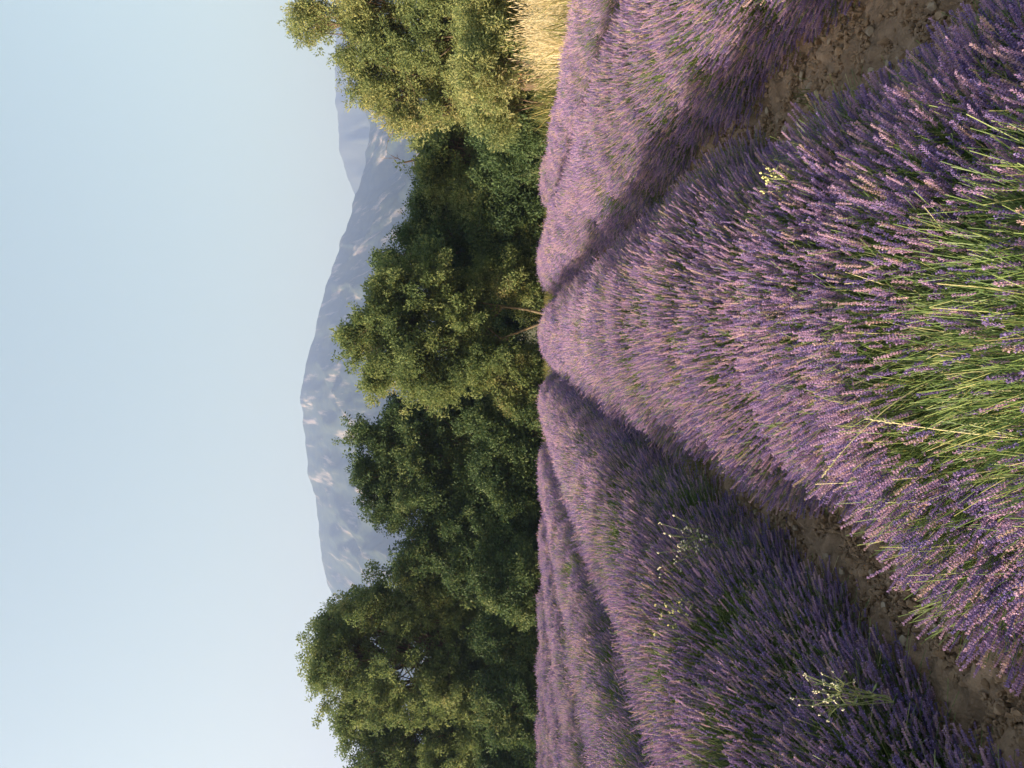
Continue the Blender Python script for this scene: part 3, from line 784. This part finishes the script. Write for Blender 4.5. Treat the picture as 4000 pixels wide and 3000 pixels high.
# ------------------------------------------------------------------ grasses
def blade_tuft(seed, n, l0, l1, w, spread, mat, heads=False):
    r = np.random.default_rng(seed); g = Geo()
    for k in range(n):
        a = r.uniform(0, 6.28); s = abs(r.normal(0, spread)); l = r.uniform(l0, l1)
        b = np.array([*r.normal(0, 0.06, 2), 0]); out = np.array([math.cos(a), math.sin(a), 0])
        side = np.array([-math.sin(a + 1), math.cos(a + 1), 0]) * w * 0.5
        pts = [b, b + out * s * l * 0.25 + np.array([0, 0, l * .55]), b + out * s * l * 0.8 + np.array([0, 0, l * (1 - 0.25 * s)])]
        g.add([pts[0] - side, pts[0] + side, pts[1] + side, pts[1] - side, pts[2]], [(0, 1, 2), (0, 2, 3), (3, 2, 4)], 0)
        if heads and r.random() < 0.6:
            Vl = OCT * np.array([0.006, 0.006, 0.05]); g.add(oriented(Vl, pts[2], pts[2] - pts[1], np.array([1.0, 0, 0])), OCTF, 0)
    return g.build('grass_tuft', [mat])
PC_straw = proto_collection('straw_tufts', [blade_tuft(800 + i, 30, 0.6, 1.35, 0.008, 0.38, M_straw, True) for i in range(5)])
PC_green = proto_collection('green_grass_tufts', [blade_tuft(820 + i, 30, 0.12, 0.38, 0.008, 0.5, M_drygreen) for i in range(5)])
r = np.random.default_rng(5)
n = 1900
Yd = r.uniform(7.5, 17.5, n); X = 4.75 + Yd * sa + r.uniform(0, 1, n) ** 1.3 * 7.0
keep = (X / Yd > 0.405) & ~((X / Yd < 0.44) & (r.random(n) < 0.4)); X = X[keep]; Yd = Yd[keep]; n = len(X)
o = scatter('dry_grass', np.stack([X, Yd, np.full(n, -0.05)], -1), np.stack([r.normal(0, .08, n), r.normal(0, .08, n), r.uniform(0, 6.28, n)], -1), (0.15 + 1.15 * vnoise(X, Yd, 1.3, 3, 2)) * r.uniform(0.6, 1.2, n), PC_straw)
tag(o, 'tall straw-coloured dry grass right of the outermost lavender row', 'grass')
n = 900
Yd = r.uniform(7.5, 17.5, n); X = 4.75 + Yd * sa + r.uniform(0, 7.0, n)
keep = X / Yd > 0.34; X = X[keep]; Yd = Yd[keep]; n = len(X)
o = scatter('green_weeds', np.stack([X, Yd, np.full(n, -0.05)], -1), np.stack([r.normal(0, .1, n), r.normal(0, .1, n), r.uniform(0, 6.28, n)], -1), r.uniform(1.0, 3.2, n), PC_green)
tag(o, 'green weeds mixed into the dry grass right of the field', 'weeds')
n = 9000
X = r.uniform(-16, 12, n); Yd = r.uniform(20.3, 25.5, n)
o = scatter('grass', np.stack([X, Yd, np.full(n, -0.05)], -1), np.stack([np.zeros(n), np.zeros(n), r.uniform(0, 6.28, n)], -1), r.uniform(0.6, 1.3, n), PC_green)
tag(o, 'short green and tan grass along the far field edge', 'grass')
n = 60
sd = r.choice([-1, 1], n); t = 0.9 + 18 * r.random(n); X, Y = rw(S0 + sd * PITCH / 2 + r.normal(0, .22, n), t)
o = scatter('weeds', np.stack([X, Y, np.zeros(n)], -1), np.stack([np.zeros(n), np.zeros(n), r.uniform(0, 6.28, n)], -1), r.uniform(0.25, 0.7, n), PC_green)
tag(o, 'thin weeds and grass sprouting in the furrows between lavender rows', 'weeds')

# pale weeds standing out of the lavender
def weed(label, x, y, z0, h, n, spread, seed, headmat, hr=0.012, lean=(0, 0)):
    r = np.random.default_rng(seed)
    root = empty('weed_plant', (x, y, z0)); tag(root, label, 'weed')
    for k in range(n):
        a = r.uniform(0, 6.28); s = r.uniform(0.1, spread); l = h * r.uniform(0.7, 1.05)
        tt = np.linspace(0, 1, 6)[:, None]
        out = np.array([math.cos(a) * s + lean[0], math.sin(a) * s + lean[1], 0])
        path = np.array([0, 0, 0]) + tt ** 1.5 * out * l + tt * np.array([0, 0, l]) + np.sin(tt * 4 + a) * 0.006
        g = Geo(); V, F = tube(path, np.linspace(0.0018, 0.0010, 6), 4); g.add(V, F)
        ends = [path[-1]]
        for b in range(2):
            q = path[3] + nrm(r.normal(0, 1, 3) + np.array([0, 0, 1.2])) * l * 0.22
            V, F = tube([path[3], (path[3] + q) / 2 + np.array([0, 0, .008]), q], [0.0015, .0013, .001], 3); g.add(V, F); ends.append(q)
        for b in range(2):     # narrow leaves
            q = path[r.integers(1, 5)]; d = nrm(r.normal(0, 1, 3) + np.array([0, 0, .6])) * 0.035; w = nrm(np.cross(d, r.normal(0, 1, 3))) * 0.003
            g.add([q, q + d * .5 + w, q + d, q + d * .5 - w], [(0, 1, 2, 3)])
        put(bpy.data.objects.new('stem', g.build('stem', [M_weedstem])), root)
        g = Geo()
        for q in ends:
            for b in range(3):
                c = q + r.normal(0, hr * 0.6, 3); Vl = OCT * hr * r.uniform(0.5, 0.9, 3)
                g.add(Vl + c, OCTF)
        put(bpy.data.objects.new('seed_heads', g.build('seed_heads', [headmat])), root)['kind'] = 'stuff'
def at_px(py, pv, z):
    Yd = (EYE - z) * FPX / (pv - 2000.0)
    return (1500 - py) / FPX * Yd, Yd
x, y = at_px(2120, 2720, 0.36); weed('branching weed with white heads rising from shaded flank of left lavender row', x, y, 0.12, 0.40, 13, 0.5, 31, M_weedhead, 0.0065)
x, y = at_px(2730, 3170, 0.42); weed('pale curling weed tuft low on the left lavender row, nearest the camera', x, y, 0.20, 0.26, 10, 0.6, 32, M_weedhead, 0.0036)
x, y = at_px(2400, 2590, 0.56); weed('yellowish weed on the crest of the left lavender row', x, y, 0.32, 0.26, 9, 0.7, 33, M_weedyellow, 0.005)
x, y = at_px(720, 2960, 0.50); weed('small pale yellow flower cluster on right flank of the central row', x, y, 0.28, 0.25, 7, 0.3, 34, M_weedyellow, 0.005)
x, y = at_px(560, 2100, 0.75); weed('bare pale twigs standing behind the outermost right lavender row', x, y + 1.5, 0.0, 1.15, 6, 0.45, 35, M_weedstem, 0.006)

# long seed-bearing grass stems standing in front, near the camera
def grass_stalk(label, py, pv, z, h, lean, seed):
    r = np.random.default_rng(seed); x, y = at_px(py, pv, z)
    root = empty('grass_stalk', (x, y, z - h * 0.55)); tag(root, label, 'grass')
    t = np.linspace(0, 1, 8)[:, None]; path = t * np.array([lean[0], lean[1], h]) + t ** 2 * np.array([lean[0], lean[1], -0.02])
    g = Geo(); V, F = tube(path, np.linspace(0.0015, 0.0008, 8), 4); g.add(V, F)
    put(bpy.data.objects.new('stem', g.build('stem', [M_pale]))  , root)
    g = Geo()
    for k in range(16):
        q = path[-1] - nrm(path[-1] - path[-2]) * 0.004 * k; d = nrm(path[-1] - path[-2]) + r.normal(0, 0.35, 3)
        g.add(oriented(OCT * np.array([0.0010, 0.0010, 0.005]), q + nrm(d) * 0.004, d, np.array([1.0, 0.2, 0])), OCTF)
    put(bpy.data.objects.new('seed_head', g.build('seed_head', [M_pale])), root)
M_pale = leafy('ripe_grass_stem', [(0.0, (0.50, 0.50, 0.26)), (1.0, (0.62, 0.58, 0.34))], transl=0.2)
grass_stalk('long pale grass stalk over the green heart of the central row, left of its middle', 1720, 3760, 0.50, 0.26, (0.015, 0.06), 51)
grass_stalk('pale grass stalk bending right over the central row near the bottom edge', 1480, 3420, 0.52, 0.22, (-0.10, 0.03), 52)

# ------------------------------------------------------------------ haze
hz_m, nt = new_mat('haze_air')
pv_ = nt.nodes.new('ShaderNodeVolumePrincipled')
pv_.inputs['Color'].default_value = (0.42, 0.56, 0.93, 1)
pv_.inputs['Density'].default_value = HAZE_DENSITY
pv_.inputs['Anisotropy'].default_value = 0.2
out = nt.nodes.new('ShaderNodeOutputMaterial')
nt.links.new(pv_.outputs[0], out.inputs['Volume'])
x0, x1, y0, y1, z0, z1 = -3400, 3400, -300, 4000, -3.5, 590
V = np.array([(x, y, z) for x in (x0, x1) for y in (y0, y1) for z in (z0, z1)], float)
F = np.array([(0, 1, 3, 2), (4, 6, 7, 5), (0, 4, 5, 1), (2, 3, 7, 6), (0, 2, 6, 4), (1, 5, 7, 3)])
hz = put(bpy.data.objects.new('haze', mesh('haze', V, [F], [hz_m]))); tag(hz, kind='stuff')
